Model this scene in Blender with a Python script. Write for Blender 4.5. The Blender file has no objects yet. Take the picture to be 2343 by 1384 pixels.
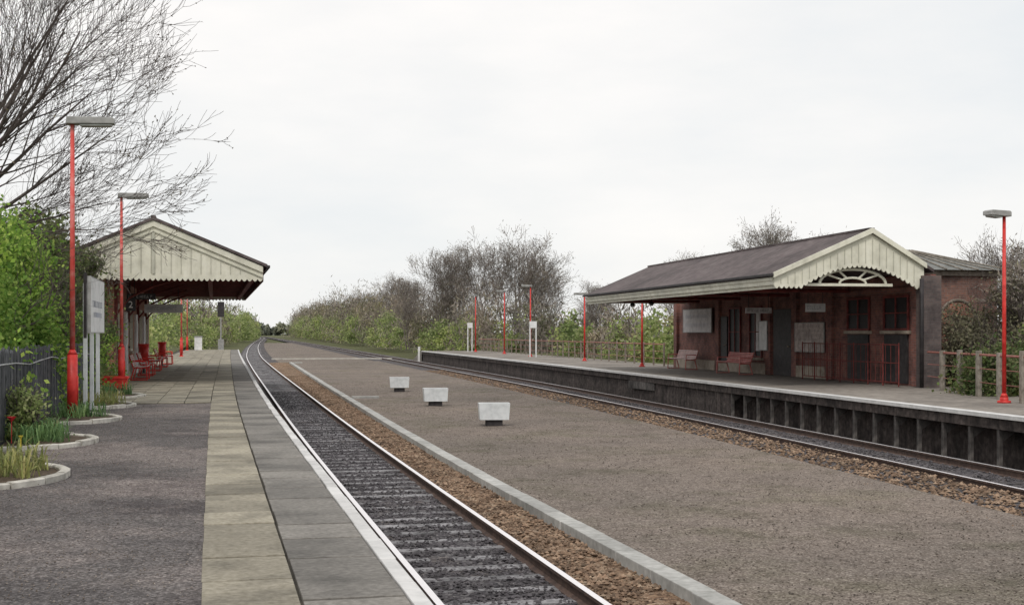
import bpy, math, random, bmesh
import numpy as np
from mathutils import Vector, Matrix
R=random.Random(7)
scene=bpy.context.scene
COL=scene.collection
PZ=0.9
# ------------------------------------------------------------------ materials
def newmat(name):
    m=bpy.data.materials.new(name); m.use_nodes=True
    nt=m.node_tree; b=nt.nodes['Principled BSDF']
    return m,nt,b
def ramp(nt,cols,pos=None):
    r=nt.nodes.new('ShaderNodeValToRGB'); e=r.color_ramp.elements
    n=len(cols)
    if pos is None: pos=[.3+.4*i/(n-1) for i in range(n)]
    while len(e)<n: e.new(.5)
    for i in range(n):
        e[i].position=pos[i]; e[i].color=(*cols[i],1)
    return r
def mul(nt,a,b,fac=1.0,mode='MULTIPLY'):
    m=nt.nodes.new('ShaderNodeMix'); m.data_type='RGBA'; m.blend_type=mode
    if isinstance(fac,(int,float)): m.inputs[0].default_value=fac
    else: nt.links.new(fac,m.inputs[0])
    for s,i in ((a,6),(b,7)):
        if isinstance(s,tuple): m.inputs[i].default_value=(*s,1)
        else: nt.links.new(s,m.inputs[i])
    return m.outputs[2]
def noise(nt,vec,scale,detail=6,rough=.6):
    n=nt.nodes.new('ShaderNodeTexNoise'); n.inputs['Scale'].default_value=scale
    n.inputs['Detail'].default_value=detail; n.inputs['Roughness'].default_value=rough
    nt.links.new(vec,n.inputs['Vector']); return n
def coords(nt,world=False):
    if world: return nt.nodes.new('ShaderNodeNewGeometry').outputs['Position']
    return nt.nodes.new('ShaderNodeTexCoord').outputs['Object']
def noise_mat(name,cols,scale=8,rough=.85,bump=.2,big=.6,bigamt=.5,world=False,island=0,metal=0,spec=.3,dist=.01,streak=0,samt=.5):
    m,nt,b=newmat(name); v=coords(nt,world)
    n1=noise(nt,v,scale); r=ramp(nt,cols); nt.links.new(n1.outputs['Fac'],r.inputs[0])
    n2=noise(nt,v,big,4); r2=ramp(nt,[(1-bigamt,)*3,(1,1,1),(1+bigamt*.5,)*3]); nt.links.new(n2.outputs['Fac'],r2.inputs[0])
    c=mul(nt,r.outputs[0],r2.outputs[0])
    if streak:
        mp=nt.nodes.new('ShaderNodeMapping'); mp.inputs['Scale'].default_value=(1,1,.12); nt.links.new(v,mp.inputs[0])
        n4=noise(nt,mp.outputs[0],streak,5,.7); r4=ramp(nt,[(1-samt,)*3,(1,1,1),(1+samt*.8,)*3]); nt.links.new(n4.outputs['Fac'],r4.inputs[0]); c=mul(nt,c,r4.outputs[0])
    if island:
        g=nt.nodes.new('ShaderNodeNewGeometry'); r3=ramp(nt,[(1-island,)*3,(1+island*.7,)*3],[0,1])
        nt.links.new(g.outputs['Random Per Island'],r3.inputs[0]); c=mul(nt,c,r3.outputs[0])
    nt.links.new(c,b.inputs['Base Color']); b.inputs['Roughness'].default_value=rough
    b.inputs['Metallic'].default_value=metal; b.inputs['Specular IOR Level'].default_value=spec
    if bump:
        bp=nt.nodes.new('ShaderNodeBump'); bp.inputs['Strength'].default_value=bump; bp.inputs['Distance'].default_value=dist
        nt.links.new(n1.outputs['Fac'],bp.inputs['Height']); nt.links.new(bp.outputs[0],b.inputs['Normal'])
    return m
def gravel_mat(name,cols,scale=22,big=.35,tint=None,bump=.6,rough=.9,tpos=(.5,.7),mid=.2,patch=None):
    m,nt,b=newmat(name); v=coords(nt,True)
    vo=nt.nodes.new('ShaderNodeTexVoronoi'); vo.inputs['Scale'].default_value=scale; nt.links.new(v,vo.inputs['Vector'])
    bw=nt.nodes.new('ShaderNodeSeparateColor'); nt.links.new(vo.outputs['Color'],bw.inputs[0])
    r=ramp(nt,cols,[i/(len(cols)-1) for i in range(len(cols))]); nt.links.new(bw.outputs[0],r.inputs[0])
    n0=noise(nt,v,6,9,.8); r0=ramp(nt,[(1-mid,)*3,(1,1,1),(1+mid,)*3]); nt.links.new(n0.outputs['Fac'],r0.inputs[0])
    c=mul(nt,r.outputs[0],r0.outputs[0])
    n2=noise(nt,v,big,7,.65)
    if tint:
        r2=ramp(nt,[(0,0,0),(1,1,1)],list(tpos)); nt.links.new(n2.outputs['Fac'],r2.inputs[0])
        sc=mul(nt,c,tint,1.0,'MULTIPLY'); c=mul(nt,c,sc,r2.outputs[0],'MIX')
    if patch:
        n5=noise(nt,v,.8,9,.7); r5=ramp(nt,[(0,0,0),(1,1,1)],[.5,.66]); nt.links.new(n5.outputs['Fac'],r5.inputs[0])
        c=mul(nt,c,mul(nt,c,patch),r5.outputs[0],'MIX')
    n3=noise(nt,v,.13,4); r3=ramp(nt,[(.76,.78,.78),(1,1,1),(1.15,1.13,1.1)]); nt.links.new(n3.outputs['Fac'],r3.inputs[0])
    c=mul(nt,c,r3.outputs[0])
    nt.links.new(c,b.inputs['Base Color']); b.inputs['Roughness'].default_value=rough; b.inputs['Specular IOR Level'].default_value=.2
    bp=nt.nodes.new('ShaderNodeBump'); bp.inputs['Strength'].default_value=bump; bp.inputs['Distance'].default_value=.6/scale
    nt.links.new(vo.outputs['Distance'],bp.inputs['Height']); nt.links.new(bp.outputs[0],b.inputs['Normal'])
    return m
def leaf_mat(name,cols,big=.5,trans=.25):
    m,nt,b=newmat(name)
    g=nt.nodes.new('ShaderNodeNewGeometry'); r=ramp(nt,cols,[i/(len(cols)-1) for i in range(len(cols))])
    nt.links.new(g.outputs['Random Per Island'],r.inputs[0])
    n2=noise(nt,coords(nt),big,3); r2=ramp(nt,[(.55,.6,.6),(1,1,1),(1.35,1.3,1.1)],[.35,.5,.65]); nt.links.new(n2.outputs['Fac'],r2.inputs[0])
    c=mul(nt,r.outputs[0],r2.outputs[0]); nt.links.new(c,b.inputs['Base Color'])
    b.inputs['Roughness'].default_value=.7; b.inputs['Specular IOR Level'].default_value=.2
    if trans:
        t=nt.nodes.new('ShaderNodeBsdfTranslucent'); nt.links.new(c,t.inputs[0])
        mx=nt.nodes.new('ShaderNodeMixShader'); mx.inputs[0].default_value=trans
        nt.links.new(b.outputs[0],mx.inputs[1]); nt.links.new(t.outputs[0],mx.inputs[2])
        nt.links.new(mx.outputs[0],nt.nodes['Material Output'].inputs[0])
    return m
def brick_mat(name,c1,c2,mortar,scale=1.0):
    m,nt,b=newmat(name); v=coords(nt)
    sp=nt.nodes.new('ShaderNodeSeparateXYZ'); nt.links.new(v,sp.inputs[0])
    ad=nt.nodes.new('ShaderNodeMath'); ad.operation='ADD'; nt.links.new(sp.outputs[0],ad.inputs[0]); nt.links.new(sp.outputs[1],ad.inputs[1])
    cb=nt.nodes.new('ShaderNodeCombineXYZ'); nt.links.new(ad.outputs[0],cb.inputs[0]); nt.links.new(sp.outputs[2],cb.inputs[1])
    br=nt.nodes.new('ShaderNodeTexBrick'); nt.links.new(cb.outputs[0],br.inputs['Vector'])
    br.inputs['Color1'].default_value=(*c1,1); br.inputs['Color2'].default_value=(*c2,1); br.inputs['Mortar'].default_value=(*mortar,1)
    br.inputs['Scale'].default_value=scale; br.inputs['Brick Width'].default_value=.225; br.inputs['Row Height'].default_value=.075
    br.inputs['Mortar Size'].default_value=.008
    n=noise(nt,v,1.1,8,.75); r=ramp(nt,[(.5,.5,.52),(1,1,1),(1.45,1.38,1.3)],[.36,.5,.66]); nt.links.new(n.outputs['Fac'],r.inputs[0])
    c=mul(nt,br.outputs[0],r.outputs[0]); nt.links.new(c,b.inputs['Base Color']); b.inputs['Roughness'].default_value=.9
    return m
M={}
M['yard']=gravel_mat('yard_gravel',[(.09,.072,.06),(.16,.13,.11),(.205,.17,.145),(.33,.285,.25)],48,.4,(.84,.9,.76),.5,patch=(.74,.73,.73),mid=.3)
M['drive']=gravel_mat('platform_grit',[(.045,.04,.039),(.085,.077,.076),(.115,.104,.103),(.21,.195,.19)],60,.35,(1.7,1.62,1.55),.45,tpos=(.46,.6),patch=(.62,.6,.62),mid=.3)
M['ballast']=gravel_mat('track_ballast',[(.033,.031,.035),(.07,.065,.07),(.11,.103,.108),(.19,.178,.178)],20,.6,(1.2,1.05,.9),1)
M['rust']=gravel_mat('rusty_ballast',[(.07,.045,.03),(.19,.118,.075),(.28,.185,.12),(.38,.29,.21)],22,.7,(.75,.78,.75),1,patch=(.6,.58,.56))
M['earth']=gravel_mat('earth_grass',[(.05,.055,.025),(.1,.105,.045),(.14,.13,.07)],5,.3,(.9,1.2,.7),.5)
M['rdeck']=noise_mat('far_platform_surface',[(.15,.13,.115),(.22,.197,.173),(.29,.262,.23)],5,.85,.2,.4,.45,True)
M['flagA']=noise_mat('khaki_flagstone',[(.19,.17,.125),(.275,.25,.195),(.355,.325,.262)],20,.8,.3,1.3,.45,True,.27)
M['flagB']=noise_mat('grey_flagstone',[(.12,.112,.1),(.18,.168,.15),(.245,.23,.21)],20,.7,.3,1.1,.5,True,.22)
M['joint']=noise_mat('dirty_joint',[(.03,.027,.022),(.055,.05,.04),(.08,.07,.055)],18,.95,.1,1.1,.3,True)
M['coping']=noise_mat('pale_coping',[(.5,.5,.49),(.58,.575,.565),(.65,.645,.635)],6,.7,.12,1.2,.22,True,.1)
M['white']=noise_mat('worn_white_paint',[(.56,.56,.55),(.7,.7,.69),(.77,.77,.76)],12,.6,.05,2,.2)
M['kerb']=noise_mat('concrete_kerb',[(.31,.31,.29),(.4,.398,.38),(.49,.487,.465)],9,.85,.2,.8,.3,True,.12)
M['bedkerb']=noise_mat('bed_kerb_stone',[(.38,.36,.32),(.52,.5,.45),(.62,.6,.55)],12,.85,.2,2,.35,True,.1)
M['sleeper']=noise_mat('sleeper_concrete',[(.1,.098,.102),(.22,.215,.222),(.36,.355,.365)],14,.9,.3,2.2,.7,True,.25)
M['sleeperdark']=noise_mat('dark_timber_sleeper',[(.05,.045,.045),(.09,.08,.08),(.14,.13,.13)],14,.9,.3,1.2,.5,True,.2)
M['soil']=noise_mat('soil',[(.04,.03,.022),(.09,.065,.045),(.13,.1,.07)],20,1,.6,2,.3,True)
M['red']=noise_mat('bright_red_paint',[(.5,.022,.02),(.62,.037,.03),(.68,.06,.05)],6,.45,.05,1.5,.35,False,0,0,.4)
M['redfade']=noise_mat('faded_red_paint',[(.52,.04,.035),(.62,.1,.085),(.66,.34,.31)],2.2,.5,.05,.8,.25)
M['benchred']=noise_mat('faded_pink_red_paint',[(.45,.1,.09),(.55,.18,.165),(.6,.28,.26)],4,.5,.05,.8,.25)
M['darkred']=noise_mat('dark_red_paint',[(.1,.022,.02),(.16,.034,.03),(.21,.05,.042)],6,.65,.05,1.5,.3)
M['grey']=noise_mat('grey_metal',[(.22,.22,.21),(.31,.31,.3),(.4,.4,.39)],5,.5,.05,1.5,.2)
M['lens']=noise_mat('lamp_lens',[(.3,.31,.29),(.4,.41,.39)],6,.3,0)
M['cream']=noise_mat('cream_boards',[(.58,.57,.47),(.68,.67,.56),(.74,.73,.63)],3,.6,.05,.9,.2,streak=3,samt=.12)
M['creamd']=noise_mat('cream_dark_trim',[(.4,.4,.33),(.48,.48,.4),(.54,.53,.45)],3,.6,.05,.9,.22)  # darker cream for battens and mouldings
M['roof']=noise_mat('slate_roof',[(.07,.055,.057),(.11,.088,.088),(.155,.132,.128)],4,.85,.3,.35,.45)
M['roofgrey']=noise_mat('lead_grey_roof',[(.13,.135,.125),(.18,.185,.175),(.24,.24,.23)],3,.7,.1,.5,.3)
M['black']=noise_mat('black_paint',[(.02,.018,.02),(.035,.031,.033),(.055,.05,.05)],6,.6,.05)
M['soffit']=noise_mat('maroon_soffit',[(.06,.02,.018),(.1,.032,.028),(.15,.05,.04)],4,.7,.05)
M['brick']=brick_mat('red_brick',(.26,.105,.082),(.165,.07,.06),(.17,.135,.125))
M['brickann']=brick_mat('weathered_brick',(.24,.12,.09),(.155,.085,.072),(.18,.15,.135))
M['brickpier']=brick_mat('sooty_pier_brick',(.12,.09,.085),(.085,.066,.064),(.1,.092,.09))
M['brickred']=brick_mat('orange_brick',(.38,.15,.09),(.29,.12,.08),(.28,.24,.2))
M['brickdark']=noise_mat('sooty_platform_wall',[(.028,.023,.022),(.06,.048,.044),(.105,.088,.08)],7,.95,.6,1.2,.6,True,streak=5,dist=.03)
M['stone']=noise_mat('stone_plinth',[(.28,.235,.19),(.38,.325,.265),(.44,.39,.33)],5,.85,.15,1,.35)
M['post']=noise_mat('weathered_post',[(.16,.14,.115),(.25,.225,.19),(.33,.3,.26)],8,.85,.2,1,.35)
M['darkpost']=noise_mat('concrete_trestle',[(.045,.041,.04),(.085,.078,.074),(.13,.12,.11)],6,.9,.2,1,.6,streak=4)
M['paling']=noise_mat('dark_palings',[(.05,.055,.06),(.085,.09,.1),(.14,.14,.15)],7,.85,.2,1,.4,False,.35)
M['wire']=noise_mat('galvanised_wire',[(.3,.31,.32),(.4,.41,.42)],5,.5,0)
M['glass']=noise_mat('dark_window_glass',[(.02,.018,.02),(.035,.033,.035)],3,.5,0,1,.3,spec=.15)
M['board']=noise_mat('white_signboard',[(.58,.6,.6),(.7,.71,.71),(.76,.77,.77)],4,.5,0,1,.15)
M['boarddull']=noise_mat('weathered_signboard',[(.46,.44,.44),(.58,.56,.56),(.64,.62,.62)],4,.6,0,1,.2)
M['posterpink']=noise_mat('poster_paper',[(.34,.27,.25),(.46,.39,.36),(.56,.49,.46)],6,.6,0,3,.3)
M['ink']=noise_mat('faded_sign_ink',[(.44,.47,.54),(.5,.53,.6)],5,.6,0)
M['planter']=noise_mat('white_planter_paint',[(.58,.61,.62),(.68,.71,.72),(.73,.75,.76)],7,.6,.1,2.5,.15)
M['mesh']=noise_mat('pale_pink_seat',[(.6,.42,.4),(.72,.55,.53),(.78,.66,.64)],8,.5,.05)
M['bark']=noise_mat('bark',[(.06,.048,.046),(.1,.083,.077),(.155,.132,.12)],10,.95,.3,1,.3)
M['barkfar']=noise_mat('bark_far',[(.14,.117,.105),(.19,.165,.148),(.24,.213,.19)],3,.95,0,.3,.3)  # bark lightened in colour to suggest distance haze
M['leafbright']=leaf_mat('leaf_bright',[(.12,.23,.05),(.21,.36,.07),(.31,.47,.1),(.45,.57,.16)],.9,.45)
M['leafdark']=leaf_mat('leaf_dark',[(.075,.11,.04),(.12,.17,.06),(.17,.22,.08),(.19,.16,.1)],.8,.3)
M['leafyel']=leaf_mat('leaf_yellowgreen',[(.18,.24,.08),(.27,.34,.12),(.36,.42,.18),(.44,.45,.24)],.25,.35)
M['leafolive']=leaf_mat('leaf_olive',[(.13,.13,.08),(.19,.185,.115),(.23,.22,.135),(.23,.19,.14)],.2)
M['leafhaze']=leaf_mat('leaf_haze',[(.17,.185,.15),(.22,.235,.19),(.25,.26,.21)],.05)  # distance haze mixed into the leaf colour
M['twigfar']=leaf_mat('twig_mass',[(.16,.133,.118),(.22,.187,.165),(.28,.243,.215),(.24,.23,.15)],.15,0)  # twig colours lightened to stand for haze on far growth
M['bud']=leaf_mat('buds',[(.07,.05,.04),(.12,.09,.06),(.16,.14,.07)],1,.2)
M['blade']=leaf_mat('flower_leaves',[(.09,.17,.07),(.15,.26,.11),(.24,.36,.16)],3)
M['bladey']=leaf_mat('dry_flower_leaves',[(.2,.24,.09),(.33,.36,.14),(.42,.38,.2)],3)
M['petalred']=noise_mat('red_petal',[(.6,.02,.03),(.7,.05,.06)],8,.6,0)
M['petaly']=noise_mat('yellow_petal',[(.7,.55,.05),(.75,.62,.1)],8,.6,0)
M['stonerust']=noise_mat('brown_stones',[(.12,.08,.055),(.23,.155,.105),(.34,.262,.19)],7,.9,.2,.7,.45,True,.55)
M['stonegrey']=noise_mat('dark_stones',[(.045,.042,.046),(.09,.083,.09),(.15,.142,.145)],7,.9,.2,.7,.4,True,.5)
M['stoneyard']=noise_mat('yard_stones',[(.115,.095,.08),(.19,.162,.138),(.3,.268,.24)],7,.9,.2,.7,.4,True,.5)
M['fadeink']=noise_mat('faded_print',[(.28,.24,.23),(.34,.29,.28)],5,.7,0)
M['postdim']=noise_mat('dim_fence_post',[(.15,.12,.1),(.22,.185,.155),(.28,.245,.21)],8,.85,.1,1,.3)
M['railred']=noise_mat('faded_red_rail',[(.28,.1,.08),(.34,.14,.115),(.38,.2,.17)],3,.65,.05,1,.3)
def rail_mat():
    m,nt,b=newmat('steel_rail'); v=coords(nt,True)
    n=noise(nt,v,9); r=ramp(nt,[(.04,.025,.02),(.08,.05,.04),(.12,.075,.055)]); nt.links.new(n.outputs['Fac'],r.inputs[0])
    g=nt.nodes.new('ShaderNodeNewGeometry'); s=nt.nodes.new('ShaderNodeSeparateXYZ'); nt.links.new(g.outputs['True Normal'],s.inputs[0])
    p=nt.nodes.new('ShaderNodeSeparateXYZ'); nt.links.new(g.outputs['Position'],p.inputs[0])
    ab=nt.nodes.new('ShaderNodeMath'); ab.operation='ABSOLUTE'; nt.links.new(s.outputs[2],ab.inputs[0])
    a=nt.nodes.new('ShaderNodeMath'); a.operation='GREATER_THAN'; a.inputs[1].default_value=.7; nt.links.new(ab.outputs[0],a.inputs[0])
    a2=nt.nodes.new('ShaderNodeMath'); a2.operation='GREATER_THAN'; a2.inputs[1].default_value=-.02; nt.links.new(p.outputs[2],a2.inputs[0])
    a3=nt.nodes.new('ShaderNodeMath'); a3.operation='MULTIPLY'; nt.links.new(a.outputs[0],a3.inputs[0]); nt.links.new(a2.outputs[0],a3.inputs[1])
    c=mul(nt,r.outputs[0],(.9,.87,.88),a3.outputs[0],'MIX'); nt.links.new(c,b.inputs['Base Color'])
    mt=nt.nodes.new('ShaderNodeMath'); mt.operation='MULTIPLY'; mt.inputs[1].default_value=.5; nt.links.new(a3.outputs[0],mt.inputs[0]); nt.links.new(mt.outputs[0],b.inputs['Metallic'])
    mr=nt.nodes.new('ShaderNodeMapRange'); mr.inputs[3].default_value=.85; mr.inputs[4].default_value=.35; nt.links.new(a3.outputs[0],mr.inputs[0]); nt.links.new(mr.outputs[0],b.inputs['Roughness'])
    return m
M['rail']=rail_mat()
# ------------------------------------------------------------------ builders
class MB:
    def __init__(s): s.v=[]; s.f=[]
    def add(s,vs,fs):
        o=len(s.v); s.v+= [tuple(p) for p in vs]; s.f+=[tuple(i+o for i in f) for f in fs]; return s
    def box(s,x0,x1,y0,y1,z0,z1,tx=0,ty=0):
        vs=[(x0+tx,y0+ty,z0),(x1-tx,y0+ty,z0),(x1-tx,y1-ty,z0),(x0+tx,y1-ty,z0),(x0,y0,z1),(x1,y0,z1),(x1,y1,z1),(x0,y1,z1)]
        return s.add(vs,[(3,2,1,0),(4,5,6,7),(0,1,5,4),(1,2,6,5),(2,3,7,6),(3,0,4,7)])
    def prism(s,poly,plane,a,b):
        n=len(poly)
        def P(u,w,t): return {'xz':(u,t,w),'yz':(t,u,w),'xy':(u,w,t)}[plane]
        vs=[P(u,w,a) for u,w in poly]+[P(u,w,b) for u,w in poly]
        fs=[tuple(range(n)),tuple(range(2*n-1,n-1,-1))]+[(i,i+n,(i+1)%n+n,(i+1)%n) for i in range(n)]
        return s.add(vs,fs)
    def tube(s,p,q,r0,r1=None,n=10,cap=True):
        r1=r0 if r1 is None else r1
        p=Vector(p);q=Vector(q);d=(q-p).normalized(); a=d.orthogonal().normalized(); b=d.cross(a)
        vs=[];
        for c,r in ((p,r0),(q,r1)):
            for i in range(n):
                t=2*math.pi*i/n; vs.append(c+(a*math.cos(t)+b*math.sin(t))*r)
        fs=[(i,(i+1)%n,(i+1)%n+n,i+n) for i in range(n)]
        if cap: fs+=[tuple(range(n-1,-1,-1)),tuple(range(n,2*n))]
        return s.add(vs,fs)
    def path(s,pts,r,n=6):
        for a,b in zip(pts[:-1],pts[1:]): s.tube(a,b,r,r,n)
        return s
def mkobj(name,mb,mat,parent=None,loc=(0,0,0),rz=0,smooth=False,bevel=0,**props):
    me=bpy.data.meshes.new(name)
    if isinstance(mb,MB): me.from_pydata(mb.v,[],mb.f)
    else: me.from_pydata(mb[0].tolist(),[],mb[1].tolist())
    me.materials.append(M[mat]); me.update()
    if isinstance(mb,MB):
        bm=bmesh.new(); bm.from_mesh(me); bmesh.ops.recalc_face_normals(bm,faces=bm.faces); bm.to_mesh(me); bm.free()
    if smooth:
        for p in me.polygons: p.use_smooth=len(p.vertices)==4
    o=bpy.data.objects.new(name,me); COL.objects.link(o); o.location=loc; o.rotation_euler=(0,0,rz)
    if parent: o.parent=parent
    if bevel:
        b=o.modifiers.new('bevel','BEVEL'); b.width=bevel; b.segments=2; b.limit_method='ANGLE'
    for k,v in props.items(): o[k]=v
    return o
def thing(name,label,cat,loc=(0,0,0),rz=0,group=None):
    o=bpy.data.objects.new(name,None); o.empty_display_size=.2; COL.objects.link(o); o.location=loc; o.rotation_euler=(0,0,rz)
    o['label']=label; o['category']=cat
    if group: o['group']=group
    return o
def dup(src,loc,rz=None,sc=None,label=None):
    def cp(o,par):
        c=o.copy(); COL.objects.link(c)
        if par is not None:
            c.parent=par; c.matrix_parent_inverse=o.matrix_parent_inverse
        for ch in o.children: cp(ch,c)
        return c
    c=cp(src,None); c.location=loc
    if rz is not None: c.rotation_euler=(0,0,rz)
    if sc is not None: c.scale=sc if isinstance(sc,tuple) else (sc,)*3
    if label: c['label']=label
    return c
def curve(pts):
    ys=np.array([p[0] for p in pts],float); xs=np.array([p[1] for p in pts],float)
    m=np.gradient(xs,ys)
    def f(y):
        y=float(y)
        if y<=ys[0]: return float(xs[0]+(y-ys[0])*m[0])
        if y>=ys[-1]: return float(xs[-1]+(y-ys[-1])*m[-1])
        i=int(np.searchsorted(ys,y)-1); h=ys[i+1]-ys[i]; t=(y-ys[i])/h
        return float((2*t**3-3*t**2+1)*xs[i]+(t**3-2*t**2+t)*h*m[i]+(-2*t**3+3*t**2)*xs[i+1]+(t**3-t**2)*h*m[i+1])
    return f
edgeN=curve([(-12,1.28),(0,1.28),(30,1.28),(62,1.55),(100,1.95),(130,2.35)])
trackN=curve([(-12,2.8),(0,2.8),(30,2.8),(62,3.07),(100,3.47),(130,3.9),(200,5.7),(330,10.2),(586,20.7),(950,31.6),(1270,36),(1600,34)])
edgeR=curve([(-12,12.9),(0,13.7),(22,15.05),(45,16.2),(60,16.8),(118,18.4)])
trackR=curve([(-12,11.45),(0,12.25),(22,13.6),(45,14.75),(60,15.35),(118,16.95),(200,19.0),(330,22),(586,27.5),(950,35),(1270,39.4),(1600,37.4)])
kerbX=curve([(-12,4.6),(0,4.6),(22,4.55),(51,5.0),(84,5.7),(113,6.35)])
def grid(ys,lanes,amp=0,seed=1):
    rg=np.random.default_rng(seed); mb=MB(); n=len(lanes)
    vs=[]
    for y in ys:
        for k,(xf,z) in enumerate(lanes):
            vs.append((xf(y),y,z+(rg.normal()*amp if 0<k<n-1 else 0)))
    fs=[(i*n+k,i*n+k+1,(i+1)*n+k+1,(i+1)*n+k) for i in range(len(ys)-1) for k in range(n-1)]
    return mb.add(vs,fs)
def sweep(prof,ys,xf):
    mb=MB(); n=len(prof); vs=[(xf(y)+a,y,b) for y in ys for a,b in prof]
    fs=[(i*n+k,i*n+(k+1)%n,(i+1)*n+(k+1)%n,(i+1)*n+k) for i in range(len(ys)-1) for k in range(n)]
    fs+=[tuple(range(n)),tuple(range(len(vs)-1,len(vs)-n-1,-1))]
    return mb.add(vs,fs)
# ------------------------------------------------------------------ ground
g=MB(); S=4000
g.add([(-S,-S,-.45),(S,-S,-.45),(S,S,-.45),(-S,S,-.45)],[(0,1,2,3)])
mkobj('ground',g,'earth',kind='structure')
def off(f,d): return lambda y: f(y)+d
def lerp(f,h,t): return lambda y: f(y)*(1-t)+h(y)*t
def cst(c): return lambda y: c
ys1=[-6+.4*i for i in range(0,int(126/.4))]
yl=off(kerbX,.1); yr=off(trackR,-2.3)
lanes=[(lerp(yl,yr,t/22),-.05) for t in range(23)]
mkobj('gravel_yard',grid(ys1,lanes,.009,3),'yard',kind='structure',smooth=True)
ys2=[118+ i*4 for i in range(60)]
tn=off(trackN,1.9)
mkobj('lineside_ground',grid(ys2,[(lerp(tn,yr,t/6),-.11) for t in range(7)],.02,4),'yard',kind='structure')
ysf=[5+.22*i for i in range(250)]
ysb=[-6,-1,4.9]+ysf+[61+1*i for i in range(90)]+[154+4*i for i in range(370)]
mkobj('track_bed',grid(ysb,[(off(trackN,-1.6),-.2),(off(trackN,-1.1),-.18),(off(trackN,-.7),-.162),(off(trackN,-.5),-.156),(off(trackN,-.3),-.153),(off(trackN,-.1),-.151),(off(trackN,.1),-.151),(off(trackN,.3),-.153),(off(trackN,.5),-.156),(off(trackN,.75),-.162),(off(trackN,1.1),-.14),(off(trackN,1.5),-.135),(off(trackN,1.95),-.13)],.01,5),'ballast',kind='structure')
mkobj('ballast_shoulder',grid([-6+.3*i for i in range(410)],[(off(trackN,.84),-.16),(off(trackN,1.0),-.12),(off(trackN,1.2),-.09),(off(trackN,1.4),-.085),(lerp(off(trackN,1.2),kerbX,.7),-.09),(off(kerbX,-.0),-.1)],.014,6),'rust',kind='structure')
mkobj('track_bed',grid(ysb,[(off(trackR,-2.5),-.1),(off(trackR,-1.7),-.12),(off(trackR,-.8),-.14),(off(trackR,0),-.142),(off(trackR,.8),-.15),(off(trackR,1.6),-.2),(off(trackR,2.9),-.25)],.01,7),'ballast',kind='structure')
def stones(n,sampler,smin,smax,seed):
    rg=np.random.default_rng(seed)
    base=np.array([(1,0,0),(-1,0,0),(0,1,0),(0,-1,0),(0,0,1),(0,0,-1)],float)
    F=np.array([(0,2,4),(2,1,4),(1,3,4),(3,0,4),(2,0,5),(1,2,5),(3,1,5),(0,3,5)])
    C=sampler(n,rg); s=rg.uniform(smin,smax,(n,1,1))
    V=base[None]*s*rg.uniform(.6,1.15,(n,6,1))*np.array([1,1,.65])
    a=rg.uniform(0,6.28,n); ca,sa=np.cos(a)[:,None],np.sin(a)[:,None]
    x=V[:,:,0]*ca-V[:,:,1]*sa; y=V[:,:,0]*sa+V[:,:,1]*ca; z=V[:,:,2]
    V=np.stack([x,y,z],2)+C[:,None,:]
    return V.reshape(-1,3),(F[None]+6*np.arange(n)[:,None,None]).reshape(-1,3)
def samp(xa,xb,y0,y1,z,pw=1.7,skip=None):
    def f(n,rg):
        y=y0+(y1-y0)*rg.random(n)**pw; u=rg.random(n)
        if skip is not None:
            d=np.min(np.abs(y[:,None]-skip[None,:]),axis=1); keep=(d>.1)|(rg.random(n)<.45); y=y[keep]; u=u[keep]
            k=len(y); idx=rg.integers(0,k,n); y=np.r_[y,y[idx[:n-k]]]; u=np.r_[u,rg.random(n-k)]
        xx=np.array([xa(q)*(1-w)+xb(q)*w for q,w in zip(y,u)])
        return np.stack([xx,y,np.full(n,z)+rg.normal(0,.008,n)],1)
    return f
# ------------------------------------------------------------------ tracks
prof=[(-.07,-.158),(.07,-.158),(.07,-.145),(.012,-.125),(.012,-.045),(.036,-.035),(.036,0),(-.036,0),(-.036,-.035),(-.012,-.045),(-.012,-.125),(-.07,-.145)]
ysr=[-6+2*i for i in range(80)]+[154+8*i for i in range(180)]
def track(tf,label,y0,sm):
    t=thing('railway_track',label,'railway track')
    for s in (-.753,.753): mkobj('rail',sweep(prof,ysr,off(tf,s)),'rail',t)
    sb=MB().box(-1.3,1.3,-.115,.115,-.3,-.14)
    me=None; y=y0; k=0; rest=MB(); pos=[]
    while y<330:
        z=R.uniform(-.007,.004); pos.append(y)
        if k<100:
            if me is None: o=mkobj('sleeper',sb,sm,t,(tf(y),y,z),bevel=.015); me=o.data
            else:
                o=bpy.data.objects.new('sleeper',me); COL.objects.link(o); o.parent=t; o.location=(tf(y),y,z)
            o.rotation_euler=(R.uniform(-.03,.03),0,R.uniform(-.012,.012))
        else: rest.box(tf(y)-1.3,tf(y)+1.3,y-.115,y+.115,-.3,-.142)
        y+=.66+R.uniform(-.02,.02); k+=1
    mkobj('sleeper',rest,sm,t,kind='stuff')
    return np.array(pos)
posN=track(trackN,'bright steel rails on pale sleepers beside the paved platform',6.0,'sleeper')
track(trackR,'polished steel rails running beside the dark platform wall',14.0,'sleeperdark')
mkobj('ballast_stones',stones(16000,samp(off(trackN,.84),off(kerbX,-.02),6,80,-.08),.018,.045,1),'stonerust',kind='stuff')
mkobj('ballast_stones',stones(20000,samp(off(trackN,-.66),off(trackN,.66),6,60,-.146,1.7,posN[posN<61]),.018,.038,2),'stonegrey',kind='stuff')
mkobj('ballast_stones',stones(3000,samp(off(trackN,-1.4),off(trackN,-.8),6,50,-.16),.02,.045,12),'stonegrey',kind='stuff')
mkobj('ballast_stones',stones(11000,samp(off(trackR,-2.9),off(trackR,-.8),14,90,-.09),.02,.06,8),'stonerust',kind='stuff')
mkobj('ballast_stones',stones(7000,samp(off(trackR,-.65),off(trackR,.65),14,70,-.138),.02,.045,18),'stonegrey',kind='stuff')
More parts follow.
